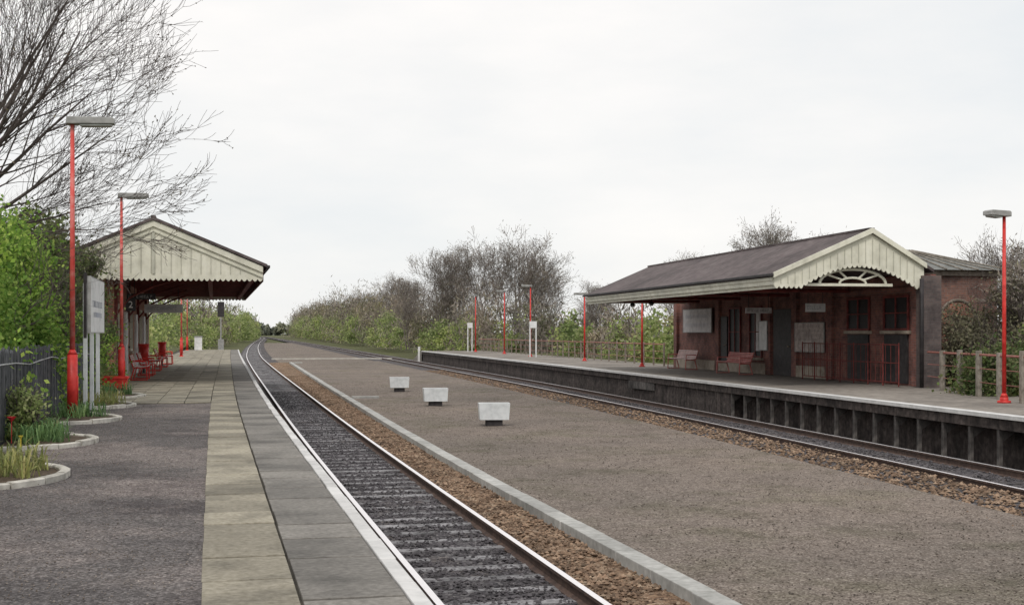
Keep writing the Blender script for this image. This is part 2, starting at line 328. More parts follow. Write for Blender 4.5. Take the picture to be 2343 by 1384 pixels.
mkobj('yard_pebbles',stones(24000,samp(off(kerbX,.2),off(trackR,-2.6),9,70,-.048),.007,.02,9),'stoneyard',kind='stuff')
kb=MB(); y=-5; 
while y<113:
    L=R.choice([.9,.9,1.2]); e=.006; x0,x1=kerbX(y),kerbX(y+L); dz=R.uniform(-.006,.005); j=R.uniform(-.005,.005)
    z1=.04+dz; x0+=j;x1+=j
    kb.add([(x0-.12,y+e,-.3),(x0+.13,y+e,-.3),(x1+.13,y+L-e,-.3),(x1-.12,y+L-e,-.3),(x0-.12,y+e,z1),(x0+.13,y+e,z1),(x1+.13,y+L-e,z1),(x1-.12,y+L-e,z1)],[(3,2,1,0),(4,5,6,7),(0,1,5,4),(1,2,6,5),(2,3,7,6),(3,0,4,7)])
    y+=L
kb.box(5.25,6.3,51.2,51.5,-.2,.035); kb.box(6.55,7.3,112.6,112.9,-.2,.03)
mkobj('concrete_kerb',kb,'kerb',bevel=.01,kind='structure')
cr=MB()
for i in range(60):
    x=5.6+i*.2; cr.box(x,x+.19,132.2,133.6,-.2,-.03)
mkobj('foot_crossing',cr,'bedkerb',kind='structure')
# ------------------------------------------------------------------ near platform
dN=lambda y: edgeN(y)-1.28
pl=grid([-10+2*i for i in range(71)],[(off(edgeN,-.06),-.4),(off(edgeN,-.06),.875),(cst(-3.3),.86)])
pl.add([(edgeN(130)-.1,130,.86),(-3.3,130,.86),(-3.3,138,-.3),(edgeN(130)+.1,138,-.3)],[(0,1,2,3)])
mkobj('platform',pl,'joint',kind='structure')
mkobj('platform_gravel',grid([-8+.5*i for i in range(79)],[(cst(-3.4),.875),(cst(-2.8),.877),(cst(-2.2),.879),(cst(-1.6),.881),(cst(-1.0),.884),(cst(-.5),.887),(cst(-.06),.89)],.003,9),'drive',kind='structure',smooth=True)
mkobj('platform_pebbles',stones(12000,samp(cst(-2.9),cst(-.1),7.5,31,.887,1.3),.003,.011,10),'stoneyard',kind='stuff')
def slabs(mb,xa,xb,y0,y1,Ls,seed,e=.013):
    rg=random.Random(seed); y=y0
    while y<y1:
        L=rg.choice(Ls); s0,s1=dN(y),dN(y+L)
        dz=rg.uniform(-.005,.005)
        z=[.9+dz+rg.uniform(-.003,.003) for _ in range(4)]
        a,b=xa+.005+rg.uniform(0,.01),xb-.006
        mb.add([(a+s0,y+e,.8),(b+s0,y+e,.8),(b+s1,y+L-e,.8),(a+s1,y+L-e,.8),(a+s0,y+e,z[0]),(b+s0,y+e,z[1]),(b+s1,y+L-e,z[2]),(a+s1,y+L-e,z[3])],[(3,2,1,0),(4,5,6,7),(0,1,5,4),(1,2,6,5),(2,3,7,6),(3,0,4,7)])
        y+=L
A=MB(); slabs(A,-.08,.515,-6,130,[.9,.75,.9,.6],1,.013)
for k in range(6): slabs(A,-.08-.6*(k+1),-.08-.6*k,31.2,130,[.9,.9,.75],20+k)
mkobj('paving_slabs',A,'flagA',kind='structure',bevel=.005)
B=MB(); slabs(B,.52,1.15,-6,130,[.9,.75,.9,.6],2,.013); mkobj('paving_slabs',B,'flagB',kind='structure',bevel=.005)
C=MB(); slabs(C,1.15,1.28,-6,130,[.9],3,.004); mkobj('platform_coping',C,'coping',kind='structure',bevel=.008)
mkobj('bank',grid([-30+10*i for i in range(45)],[(cst(-3.4),.84),(cst(-8),.86),(cst(-90),.9)]),'earth',kind='structure')
mkobj('bank',grid([-30+10*i for i in range(15)],[(off(edgeR,5.6),.84),(off(edgeR,12),.86),(cst(120),.9)]),'earth',kind='structure')
# ------------------------------------------------------------------ far platform
ysq=[-8+2*i for i in range(64)]
mkobj('platform',grid(ysq,[(off(edgeR,.02),.885),(off(edgeR,.4),.885),(off(edgeR,2),.885),(off(edgeR,4),.885),(off(edgeR,5.9),.885)]),'rdeck',kind='structure')
mkobj('platform_coping',sweep([(-.06,.82),(.3,.82),(.3,.892),(-.06,.892)],ysq,edgeR),'coping',kind='structure')
mkobj('white_line',grid(ysq,[(off(edgeR,-.05),.897),(off(edgeR,.08),.897)]),'white',kind='structure')
fw=grid([40+.5*i for i in range(157)],[(off(edgeR,.1),-.4),(off(edgeR,.09),-.1),(off(edgeR,.08),.1),(off(edgeR,.09),.3),(off(edgeR,.08),.5),(off(edgeR,.08),.7),(off(edgeR,.08),.819)],.014,31)
mkobj('platform_wall',fw,'brickdark',kind='structure')
fs_=sweep([(.0,.6),(.13,.6),(.13,.819),(.0,.819)],[-8+2*i for i in range(64)],edgeR)
mkobj('platform_beam',fs_,'brickdark',kind='structure')
mkobj('bay_cover',MB().box(edgeR(40)+.04,edgeR(40)+.6,39.0,40.4,-.4,.598),'brickdark',kind='structure')  # box added to cover a bay that fell black with shadow
pp=MB(); pp.box(edgeR(49)-.02,edgeR(49)+.03,47.5,50.7,.3,.59)
mkobj('wall_patch',pp,'darkpost',kind='structure')
bw=sweep([(.5,-.4),(.7,-.4),(.7,.819),(.5,.819)],[-8+2*i for i in range(28)],edgeR)
mkobj('platform_wall',bw,'brickdark',kind='structure')
yy=12
first=None
while yy<39:
    if first is None:
        first=thing('platform_support','dark weathered post carrying the platform edge','post',(edgeR(yy)+.09,yy,0),group='posts carrying the platform edge')
        mkobj('post',MB().box(-.045,.045,-.045,.045,-.4,.598),'darkpost',first,bevel=.01)
        mkobj('bracket',MB().prism([(.046,.59),(.4,.59),(.046,.35)],'xz',-.04,.04),'darkpost',first)
    else: dup(first,(edgeR(yy)+.07,yy,0),R.uniform(-.05,.05))
    yy+=1.12
rp=MB(); x0=edgeR(118)
rp.add([(x0,118,.885),(x0+5.9,118,.885),(x0+5.9,126,-.2),(x0+.2,126,-.2),(x0,118,-.4),(x0+.2,126,-.4)],[(0,1,2,3),(0,3,5,4)])
mkobj('platform_ramp',rp,'rdeck',kind='structure')
# ------------------------------------------------------------------ lamps
def lamp(name,H,headlen,label,loc,rz,grp,mat='red',lower=1.2):
    t=thing(name,label,'lamp',loc,rz,grp)
    b=MB().tube((0,0,-.02),(0,0,lower),.1,.095,14); b.tube((0,0,lower),(0,0,lower+.09),.095,.05,14); b.tube((0,0,-.02),(0,0,.04),.16,.15,14)
    b.box(.085,.103,-.045,.045,.35,.8) if lower>.5 else None
    mkobj('base',b,'red',t,smooth=True)
    mkobj('pole',MB().tube((0,0,lower+.05),(0,0,H-.06),.05,.038,12),mat,t,smooth=True)
    h=MB().prism([(-.1,H-.06),(headlen,H-.035),(headlen,H+.06),(headlen-.06,H+.085),(-.06,H+.075),(-.1,H+.05)],'xz',-.14,.14)
    hd=mkobj('lamp_head',h,'grey',t,bevel=.012)
    mkobj('lens',MB().prism([(.12,H-.056),(headlen-.04,H-.038),(headlen-.06,H-.075),(.16,H-.095)],'xz',-.11,.11),'lens',hd,bevel=.008)
    return t
L1=lamp('platform_lamp',5.55,.76,'tall red lamp post standing in a kerbed flower bed',(-2.58,25.7,PZ),0,'lamp posts on the paved platform','redfade')
dup(L1,(-2.6,39.3,PZ),.02,None,'tall red lamp post standing before the canopy gable')
for y,x in ((93,-2.2),(107,-2.5),(126,-2.45)): dup(L1,(x,y,PZ),0,None,'red lamp post on the far part of the paved platform')
lamp('platform_lamp',4.35,.5,'slim red lamp post beside the post and rail fence',(17.85,27.1,PZ),math.pi+.15,'lamp posts on the opposite platform','red',.12)
LQ=lamp('platform_lamp',4.85,.62,'slim red lamp post on the open platform beyond the canopy',(21.3,88,PZ),math.pi,'lamp posts on the opposite platform','red',.12)
for x,y,s in ((20.1,60.2,.8),(21.0,73.4,.8),(22.0,99.5,1),(22.0,111,1)): dup(LQ,(x,y,PZ),math.pi+R.uniform(-.1,.1),(1,1,s))
# ------------------------------------------------------------------ text helper
def text_mesh(s,size):
    cu=bpy.data.curves.new('t','FONT'); cu.body=s; cu.size=size; cu.align_x='CENTER'; cu.align_y='CENTER'; cu.extrude=.004
    o=bpy.data.objects.new('t',cu); COL.objects.link(o); bpy.context.view_layer.update()
    me=bpy.data.meshes.new_from_object(o.evaluated_get(bpy.context.evaluated_depsgraph_get()))
    bpy.data.objects.remove(o); return me
def lettering(mb,u0,u1,zc,h,plane,t0,t1,seed):
    rg=random.Random(seed); u=u0
    s=1 if u1>u0 else -1
    while (u1-u)*s>h:
        w=h*rg.uniform(.35,.7)
        for (a,b,c,d) in rg.choice([((0,.15,0,1),(0.15,1,.85,1)),((0,.15,0,1),(.85,1,0,1),(0.15,.85,.42,.56)),((0,.17,0,1),(.17,1,0,.15)),((0,1,.85,1),(0,1,0,.15),(0,.15,.15,.85)),((.42,.58,0,1),)]):
            a,b=u+s*a*w,u+s*b*w; lo,hi=min(a,b),max(a,b)
            mb.prism([(lo,zc-h/2+c*h),(hi,zc-h/2+c*h),(hi,zc-h/2+d*h),(lo,zc-h/2+d*h)],plane,t0,t1)
        u+=s*(w+h*.22+(h*.5 if rg.random()<.12 else 0))
# ------------------------------------------------------------------ nameboard left
nb=thing('station_nameboard','white station nameboard on pale posts in a flower bed','sign',(-2.43,29.0,PZ),0)
mkobj('board',MB().box(-.03,.03,-1.65,1.65,1.62,2.72),'board',nb)
mkobj('frame',MB().box(-.035,.035,-1.68,-1.65,1.6,2.74).box(-.035,.035,1.65,1.68,1.6,2.74).box(-.035,.035,-1.65,1.65,1.6,1.62).box(-.035,.035,-1.65,1.65,2.72,2.74),'grey',nb)
mkobj('end_board',MB().box(-.1,-.04,-1.72,-1.683,1.5,2.8),'black',nb)
lt=MB(); lettering(lt,-1.2,1.25,2.2,.13,'yz',.031,.034,4); lettering(lt,-1.0,1.0,1.98,.1,'yz',.031,.034,5); mkobj('lettering',lt,'ink',nb)
for yy in (-1.45,0,1.45): mkobj('post',MB().box(-.13,-.05,yy-.05,yy+.05,-.02,2.6),'planter',nb,bevel=.008)
# ------------------------------------------------------------------ fence left
fn=thing('paling_fence','dark weathered paling fence behind the flower beds','fence',(-2.98,0,PZ),0)
pb=MB(); y=9
while y<33.5:
    h=1.32+R.uniform(-.03,.03); w=.085; l=R.uniform(-.012,.012)
    pb.add([(0,y,-.02),(.02,y,-.02),(.02,y+w,-.02),(0,y+w,-.02),(l,y,h),(.02+l,y,h),(.02+l,y+w,h),(l,y+w,h),(l,y+w/2,h+.05),(.02+l,y+w/2,h+.05)],
       [(0,1,5,4),(2,3,7,6),(1,2,6,9,5),(3,0,4,8,7),(4,5,9,8),(7,8,9,6)]); y+=.125
mkobj('palings',pb,'paling',fn)
mkobj('rail',MB().box(-.06,-.013,9,33.5,.35,.43),'paling',fn); mkobj('rail',MB().box(-.06,-.013,9,33.5,1.0,1.08),'paling',fn)
for k in range(9): mkobj('post',MB().box(-.14,-.062,9.1+3*k,9.22+3*k,-.05,1.4),'paling',fn)
wr=MB(); pts=[(.06,9+1.5*i,1.13+.035*math.sin(i*1.9)) for i in range(17)]; wr.path(pts,.012,5); mkobj('wire',wr,'wire',fn)
# ------------------------------------------------------------------ flower beds
def bed(yc,r,label,mat,seed,flower=None,dens=260):
    t=thing('flower_bed',label,'flower bed',(-2.9,yc,PZ),0,'flower beds along the fence')
    k=MB(); n=9; m=4
    for i in range(n):
        h=.05+R.uniform(-.01,.01)
        A0=-math.pi/2+math.pi*i/n+.006; A1=-math.pi/2+math.pi*(i+1)/n-.006; vs=[];fs=[]; jr=R.uniform(-.012,.012)
        for q in range(m+1):
            a=A0+(A1-A0)*q/m; c,s=math.cos(a),1.15*math.sin(a); rr=r+jr
            vs+=[(rr*c,rr*s,-.05),((rr+.11)*c,(rr+.11)*s,-.05),((rr+.11)*c,(rr+.11)*s,h-.01),((rr+.09)*c,(rr+.09)*s,h),((rr+.015)*c,(rr+.015)*s,h),(rr*c,rr*s,h-.012)]
        for q in range(m):
            for e in range(6): fs.append((q*6+e,q*6+(e+1)%6,(q+1)*6+(e+1)%6,(q+1)*6+e))
        fs+=[tuple(range(6)),tuple(range(m*6+5,m*6-1,-1))]
        k.add(vs,fs)
    mkobj('kerb',k,'bedkerb',t)
    s=MB(); n=16; vs=[(0,0,.07)]+[((r-.015)*math.cos(-math.pi/2+math.pi*i/n),(r-.015)*1.15*math.sin(-math.pi/2+math.pi*i/n),.02) for i in range(n+1)]
    s.add(vs,[(0,i+1,i+2) for i in range(n)]); mkobj('soil',s,'soil',t)
    rg=random.Random(seed); b=MB()
    for c in range(19):
        a=rg.uniform(-1.4,1.4); q=rg.uniform(.05,.85)*r; cx,cy=q*math.cos(a),q*1.15*math.sin(a)
        for i in range(dens//9):
            th=rg.uniform(0,6.28); l=rg.uniform(.15,.4); ln=rg.uniform(.08,.3); w=.009
            dx,dy=math.cos(th),math.sin(th); bx,by=cx+rg.gauss(0,.06),cy+rg.gauss(0,.06)
            b.add([(bx-dy*w,by+dx*w,.02),(bx+dy*w,by-dx*w,.02),(bx+dx*ln*.45+dy*w,by+dy*ln*.45-dx*w,l*.8),(bx+dx*ln*.45-dy*w,by+dy*ln*.45+dx*w,l*.8),(bx+dx*ln,by+dy*ln,l*rg.uniform(.7,1))],[(0,1,2,3),(3,2,4)])
    mkobj('leaves',b,mat,t)
    if flower:
        f=MB()
        for (fx,fy,fz,s) in flower[1]:
            for i in range(6):
                a=i*math.pi/3; f.add([(fx,fy,fz-.02),(fx+s*math.cos(a-.5),fy+s*math.sin(a-.5),fz+s*.8),(fx+s*math.cos(a+.5),fy+s*math.sin(a+.5),fz+s*.8),(fx,fy,fz+.01)],[(0,1,2),(1,3,2)])
            f.tube((fx,fy,.03),(fx,fy,fz),.006,.006,5)
        mkobj('flowers',f,flower[0],t)
    return t
bed(15.6,1.2,'kerbed bed of yellowing daffodil leaves','bladey',1,('petaly',[(.7,.6,.38,.03)]))
bed(20.4,1.1,'kerbed bed of green leaves with one red tulip','blade',2,('petalred',[(.1,-.7,.36,.07)]))
bed(25.6,1.1,'kerbed bed around the base of a lamp post','blade',3,None,120)
bed(30.3,1.1,'kerbed bed of low leaves under the nameboard','bladey',4,None,150)
bed(34.6,1.1,'kerbed bed of low leaves beside the paving','blade',5,None,150)
# ------------------------------------------------------------------ benches
def bench(label,loc,rz,grp,seatm,frm,L=1.7):
    t=thing('platform_bench',label,'bench',loc,rz,grp)
    s=MB()
    for i in range(7):
        x=-.02+i*.065; s.box(x,x+.045,-L/2,L/2,.43+.012*abs(i-3),.45+.012*abs(i-3))
    mkobj('seat',s,seatm,t)
    b=MB()
    for i in range(6):
        z=.5+i*.06; x=-.06-.035*i*.6; b.box(x,x+.018,-L/2,L/2,z,z+.042)
    mkobj('backrest',b,seatm,t)
    for yy in (-L/2+.05,L/2-.05):
        f=MB(); f.path([(.4,yy,0),(.38,yy,.42),(-.05,yy,.42),(-.2,yy,.86)],.022,6); f.path([(-.14,yy,0),(-.02,yy,.42)],.022,6)
        f.path([(-.11,yy,.64),(.36,yy,.64),(.38,yy,.42)],.02,6); f.path([(.4,yy,0.015),(-.14,yy,.015)],.018,6)
        mkobj('leg',f,frm,t)
    return t
bL=bench('red-framed bench with pale seat against the station wall',(-2.62,47,PZ),0,'benches on the paved platform','mesh','red')
for y,x in ((51.5,-2.62),(58,-2.62),(64,-2.55),(70,-2.5)): dup(bL,(x,y,PZ),0)
bench('pale pink slatted bench with red frame against the wall',(20.55,55.5,PZ),math.pi-.03,'benches on the opposite platform','mesh','benchred',2.6)
bench('faded red slatted bench against the brick wall',(20.1,48.4,PZ),math.pi-.03,'benches on the opposite platform','benchred','benchred',2.6)
def bin_(loc,label):
    t=thing('litter_bin',label,'bin',loc,0,'red litter bins')
    b=MB().tube((0,0,.5),(0,0,1.12),.16,.2,16); mkobj('bin_body',b,'red',t,smooth=True)
    mkobj('rim',MB().tube((0,0,1.12),(0,0,1.17),.22,.22,16),'red',t)
    mkobj('post',MB().tube((0,0,0),(0,0,.5),.04,.04,10).tube((0,0,0),(0,0,.03),.18,.18,12),'black',t)
bin_((-2.75,54.6,PZ),'round red litter bin on a post by the benches'); bin_((-2.5,66.8,PZ),'round red litter bin on a post by the benches')
tr=thing('plant_trough','low red wooden trough standing on the paving','planter',(-2.75,38.2,PZ),0)
mkobj('trough_body',MB().box(-.4,.4,-.3,.3,.06,.34,.06,.05),'red',tr,bevel=.01)
mkobj('rim',MB().box(-.43,.43,-.33,-.27,.34,.39).box(-.43,.43,.27,.33,.34,.39).box(-.43,-.37,-.27,.27,.34,.39).box(.37,.43,-.27,.27,.34,.39),'red',tr)
mkobj('soil',MB().box(-.37,.37,-.27,.27,.3,.335),'soil',tr)
for a in (-.25,.25): mkobj('leg',MB().box(a-.05,a+.05,-.22,.22,0,.07),'darkred',tr)
# ------------------------------------------------------------------ planters in the yard
def planter(loc,rz,w):
    t=thing('concrete_planter','pale grey rectangular concrete planter on a small dark plinth','planter',loc,rz,'planters on the gravel yard')
    h=.63
    mb=MB()
    a,c=w/2,w/2-.03
    vs=[]
    for (hw,z) in ((c,.17),(a,h),(a-.04,h),(c-.03,h-.12)):
        d=hw*.55
        vs+=[(-hw,-d,z),(hw,-d,z),(hw,d,z),(-hw,d,z)]
    fs=[(3,2,1,0)]
    for k in range(3):
        for i in range(4): fs.append((4*k+i,4*k+(i+1)%4,4*k+4+(i+1)%4,4*k+4+i))
    mb.add(vs,fs); mkobj('trough',mb,'planter',t,bevel=.006)
    e=c-.03
    mkobj('soil',MB().add([(-e,-e*.55,h-.1),(e,-e*.55,h-.1),(e,e*.55,h-.1),(-e,e*.55,h-.1)],[(0,1,2,3)]),'soil',t)
    mkobj('plinth',MB().box(-.23,.23,-.14,.14,0,.168),'black',t,bevel=.01)
    return t
p1=planter((7.53,35.4,-.05),-.12,.86); dup(p1,(7.56,45.4,-.05),-.05); dup(p1,(7.9,57,-.05),-.1)
# ------------------------------------------------------------------ windows
def window(parent,x,y0,y1,z0,z1,face,frm='cream',nm='window',sill=True,pane='glass'):
    s=face
    w=mkobj(nm,MB().box(min(x,x+.02*s),max(x,x+.02*s),y0,y1,z0,z1),pane,parent)
    a,b=sorted((x+.02*s,x+.07*s)); f=MB(); k=.07
    f.box(a,b,y0-k,y0,z0-k,z1+k).box(a,b,y1,y1+k,z0-k,z1+k).box(a,b,y0,y1,z1,z1+k).box(a,b,y0,y1,z0-k,z0)
    ym=(y0+y1)/2; f.box(a,b-.015,ym-.025,ym+.025,z0,z1); zm=(z0+z1)/2; f.box(a,b-.02,y0,ym-.025,zm-.02,zm+.02).box(a,b-.02,ym+.025,y1,zm-.02,zm+.02)
    mkobj('frame',f,frm,w)
    if sill:
        a,b=sorted((x-.01*s,x+.13*s)); mkobj('sill',MB().box(a,b,y0-.15,y1+.15,z0-.17,z0-k-.003),'stone',w)
    return w
def scallop(u0,u1,zf,w=.16,amp=.07):
    n=max(1,int(round(abs(u1-u0)/w))); pts=[]
    for i in range(n):
        for j in range(5):
            t=(i+j/5)/n; u=u0+(u1-u0)*t; pts.append((u,zf(u)-amp*math.sin(math.pi*j/5)))
    pts.append((u1,zf(u1))); return pts
# ------------------------------------------------------------------ left station building
SB=thing('station_building','brick station building with cream boarded gable canopy over the platform','building',(0,42,PZ),0)
LY=25
ax,az=-1.83,5.1; ex,ez=1.5,3.7; lx,lz=-5.2,3.6
rf=MB()
rf.prism([(ax,az),(ex+.14,ez-.03),(ex+.14,ez+.06),(ax,az+.09)],'xz',-.12,LY)
rf.prism([(ax,az),(ax,az+.09),(lx-.14,lz+.06),(lx-.14,lz-.03)],'xz',-.12,LY)
rf.box(ax-.07,ax+.07,-.13,LY+.01,az+.06,az+.13)
roofL=mkobj('roof',rf,'roof',SB)
mkobj('gutter',MB().box(ex+.1,ex+.22,-.14,LY+.02,ez-.06,ez+.03),'black',roofL,bevel=.02)
def zr(x):
    return az-(az-ez)*(x-ax)/(ex-ax) if x>ax else az-(az-lz)*(x-ax)/(lx-ax)
for (ya,yb) in ((0,.05),(LY-.06,LY-.01)):
    poly=scallop(lx,ex,lambda u:3.3,.165,.08)+[(ex,ez-.02),(ax,az-.02),(lx,lz-.02)]
    mkobj('gable_boards',MB().prism(poly,'xz',ya,yb),'cream',SB)
x=lx+.3
while x<ex-.1:
    hi=zr(x)-.42
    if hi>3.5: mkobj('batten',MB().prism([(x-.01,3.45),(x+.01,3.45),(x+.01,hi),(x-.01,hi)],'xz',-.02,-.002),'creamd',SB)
    x+=.3
def slopeband(mb,d0,d1,ya,yb):
    mb.prism([(ax,az-d1),(ex,ez-d1 if ez-d1>3.3 else 3.3),(ex,ez-d0),(ax,az-d0)],'xz',ya,yb)
    mb.prism([(ax-.001,az-d1),(ax-.001,az-d0),(lx,lz-d0),(lx,max(3.3,lz-d1))],'xz',ya,yb)
b1=MB(); slopeband(b1,.01,.2,-.07,-.003); mkobj('bargeboard',b1,'cream',SB)
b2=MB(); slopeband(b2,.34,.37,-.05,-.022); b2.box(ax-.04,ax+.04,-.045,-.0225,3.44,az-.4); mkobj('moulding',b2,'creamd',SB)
v=[(a,b) for a,b in scallop(.06,LY-.07,lambda u:3.3,.165,.08)]+[(LY-.07,3.6),(.06,3.6)]
mkobj('valance',MB().prism(v,'yz',ex-.03,ex+.02),'soffit',SB)
mkobj('soffit',MB().box(lx,ex-.04,.07,LY-.08,3.56,3.6),'soffit',SB)
y=.6
while y<LY-.3: mkobj('joist',MB().box(-3.1,ex-.05,y,y+.1,3.4,3.558),'darkred',SB); y+=.75
for (a,b) in ((-.2,-.05),(1.1,1.25)): mkobj('beam',MB().box(a,b,.08,LY-.1,3.26,3.399),'darkred',SB)
mkobj('wall',MB().box(-7.6,-3.1,1.5,24.5,-.05,3.55),'brickred',SB)
mkobj('plinth',MB().box(-3.099,-3.04,1.5,24.5,0,.5),'stone',SB)
for yy in (3,9,15.5,21): window(SB,-3.1,yy,yy+1.1,1.0,2.5,1)
for yy in (6,12.3,18.3):
    d=mkobj('door',MB().box(-3.1,-3.03,yy,yy+1.2,.0,2.35).box(-3.03,-3.01,yy+.15,yy+.55,.3,1.0).box(-3.03,-3.01,yy+.65,yy+1.05,.3,1.0).box(-3.03,-3.01,yy+.15,yy+.55,1.2,2.1).box(-3.03,-3.01,yy+.65,yy+1.05,1.2,2.1),'board',SB)
    mkobj('handle',MB().tube((-3.01,yy+1.1,1.1),(-2.95,yy+1.1,1.1),.03,.03,8),'black',d)
for yy in (1.6,7.8,14,20.2):
    b=MB(); b.path([(-3.05,yy,2.2),(-2.6,yy,2.75),(-1.9,yy,3.1),(-1.1,yy,3.36)],.04,6); b.box(-3.1,-3.0,yy-.05,yy+.05,2.0,3.4); mkobj('bracket',b,'darkred',SB)
def hang(name,label,x,y,z,w,h,mat,rz=0,txt=None,tmat='board',top=3.3):
    t=thing(name,label,'sign',(x,y,PZ),rz)
    mkobj('panel',MB().box(-w/2,w/2,-.03,.03,z-h/2,z+h/2),mat,t)
    for s in (-1,1): mkobj('hanger',MB().tube((s*w*.38,0,z+h/2),(s*w*.38,0,top),.012,.012,6),'black',t)
    if txt=='lines':
        l=MB(); lettering(l,-w*.44,w*.44,z,h*.4,'xz',-.036,-.031,int(x*10+y)); mkobj('lettering',l,tmat,t)
    elif txt:
        me=text_mesh(txt,h*.8); me.materials.append(M[tmat]); o=bpy.data.objects.new('numeral',me); COL.objects.link(o); o.parent=t
        o.rotation_euler=(math.pi/2,0,0); o.location=(0,-.036,z)
    return t
hang('hanging_sign','dark hanging sign with pale lettering under the canopy',-2.3,44,2.78,.9,.19,'black',0,'lines','boarddull')
hang('platform_number_sign','black sign with a white number two under the canopy',-2.6,43.6,2.5,.3,.38,'black',0,'2','boarddull')
hang('hanging_sign','pale hanging sign with dark lettering under the canopy',-1.85,51,2.52,1.4,.32,'board',0,'lines','ink')
# ------------------------------------------------------------------ right station building
RB=thing('station_building','dark brick station building with slate canopy and cream scalloped gable','building',(15.9,35.3,PZ),-.03)
LY=22
ax,az=2.92,4.55; ex,ez=0,3.28; qx,qz=4.5,3.66
rf=MB()
rf.prism([(ax,az),(ex-.12,ez-.03),(ex-.12,ez+.06),(ax,az+.1)],'xz',-.05,LY+.1)
rf.prism([(ax,az),(ax,az+.1),(qx+.4,qz-.17),(qx+.4,qz-.26)],'xz',-.05,LY+.1)
rf.box(ax-.09,ax+.09,-.04,LY+.09,az+.07,az+.14)
roofR=mkobj('roof',rf,'roof',RB)
mkobj('verge',MB().prism([(ax,az-.02),(ex-.16,ez-.08),(ex-.16,ez+.07),(ax,az+.13)],'xz',-.12,-.052).prism([(ax+.001,az-.02),(ax+.001,az+.13),(qx+.14,qz+.0),(qx+.14,qz-.15)],'xz',-.12,-.052),'cream',roofR)
mkobj('gutter',MB().box(-.24,-.13,-.1,LY+.1,ez-.04,ez+.05),'black',roofR,bevel=.02)
mkobj('fascia',MB().box(-.1,-.04,.06,LY,3.0,3.22).box(-.14,-.101,.06,LY,3.13,3.22).box(-.03,.03,.06,LY,2.9,3.0),'cream',RB)
def zr2(x): return az-(az-ez)*(ax-x)/(ax-ex) if x<ax else az-(az-qz)*(x-ax)/(qx-ax)
def zb(u):
    if u<.75 or u>4.35: return 2.97
    t=(u-.75)/(4.35-.75); return 2.97+.62*math.sin(math.pi*t)**.9
poly=scallop(-.1,4.6,zb,.15,.075)+[(4.6,zr2(4.6)-.03),(ax,az-.03),(-.1,zr2(-.1)-.03)]
mkobj('gable_boards',MB().prism(poly,'xz',0,.05),'cream',RB)
x=.1
while x<4.5:
    lo=zb(x)+.07; hi=zr2(x)-.16
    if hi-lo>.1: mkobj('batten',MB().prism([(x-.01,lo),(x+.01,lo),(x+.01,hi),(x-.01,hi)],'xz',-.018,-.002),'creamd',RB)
    x+=.22
ts=MB(); ts.box(1.0,3.7,.2,.28,2.98,3.06)
cx,rx,rz_=2.45,1.05,.42; arc=[(cx+rx*math.cos(math.pi*i/14),.24,3.06+rz_*math.sin(math.pi*i/14)) for i in range(15)]
ts.path(arc,.045,6)
arc2=[(cx+.4*rx*math.cos(math.pi*i/10),.24,3.06+.4*rz_*math.sin(math.pi*i/10)) for i in range(11)]; ts.path(arc2,.035,6)
for i in (3,5,9,11): ts.tube((cx+.4*rx*math.cos(math.pi*i/14),.24,3.06+.4*rz_*math.sin(math.pi*i/14)),arc[i],.03,.03,6)
mkobj('truss',ts,'cream',RB)
for yy in (5,10,15,20):
    ti=MB(); ti.path([(.1,yy,3.0),(4.6,yy,3.0)],.06,6); ti.path([(.1,yy,3.05),(2.92,yy,4.3)],.05,6); ti.path([(4.6,yy,3.1),(2.92,yy,4.3)],.05,6)
    mkobj('roof_truss',ti,'darkred',RB)
mkobj('soffit',MB().prism([(-.02,3.14),(ax,4.38),(ax,4.42),(-.02,3.2)],'xz',.3,LY-.1),'soffit',RB)
mkobj('gable_boards',MB().prism([(-.05,2.95),(4.7,2.95),(4.7,zr2(4.7)-.03),(ax,az-.03),(-.05,zr2(-.05)-.03)],'xz',LY-.05,LY),'cream',RB)
wl=MB().box(4.75,9.2,11,24,-.05,3.36); wl.box(4.75,5.15,.3,10.999,-.05,3.36); mkobj('wall',wl,'brick',RB)
mkobj('back_roof',MB().box(4.97,9.3,10.9,24.1,3.361,3.44),'roof',RB)
for yy in (.35,6.4,9.4,11.9,17.6,23.3): mkobj('pier',MB().box(4.62,4.749,yy,yy+.45,0,3.1),'brick',RB)
mkobj('band',MB().box(4.66,4.749,.81,6.39,2.85,3.0),'brick',RB)
for (a,b) in ((12.36,17.58),(18.06,23.28),(6.86,9.38)): mkobj('plinth',MB().box(4.6,4.748,a,b,0,.42),'stone',RB)
for (a,b) in ((1.2,2.7),(3.8,5.3)): 
    window(RB,4.75,a,b,1.75,2.7,-1,'darkred')
    mkobj('recess_shade',MB().box(4.69,4.749,a,b,.05,1.55),'black',RB)  # black sheet painting the shade of a recess below the window
for (a,b) in ((13,14.2),(15.3,16.5)): window(RB,4.75,a,b,.7,2.6,-1,'darkred')
mkobj('window_blind',MB().box(4.7,4.72,13.1,13.55,.9,2.5),'boarddull',RB)
d=mkobj('door',MB().box(4.68,4.75,10,11.7,0,2.5),'black',RB); mkobj('handle',MB().tube((4.62,10.2,1.1),(4.68,10.2,1.1),.03,.03,8),'stone',d)  # black face paints the shade inside a recessed door opening
d=mkobj('door',MB().box(4.68,4.75,16.75,17.5,0,2.3),'black',RB); mkobj('handle',MB().tube((4.62,16.9,1.1),(4.68,16.9,1.1),.03,.03,8),'stone',d)
mkobj('end_pier',MB().box(4.5,5.1,-.12,.29,-.05,3.3),'brickpier',RB,bevel=.01)
mkobj('drainpipe',MB().tube((4.42,-.2,0),(4.42,-.2,3.2),.06,.06,10),'black',RB,smooth=True)
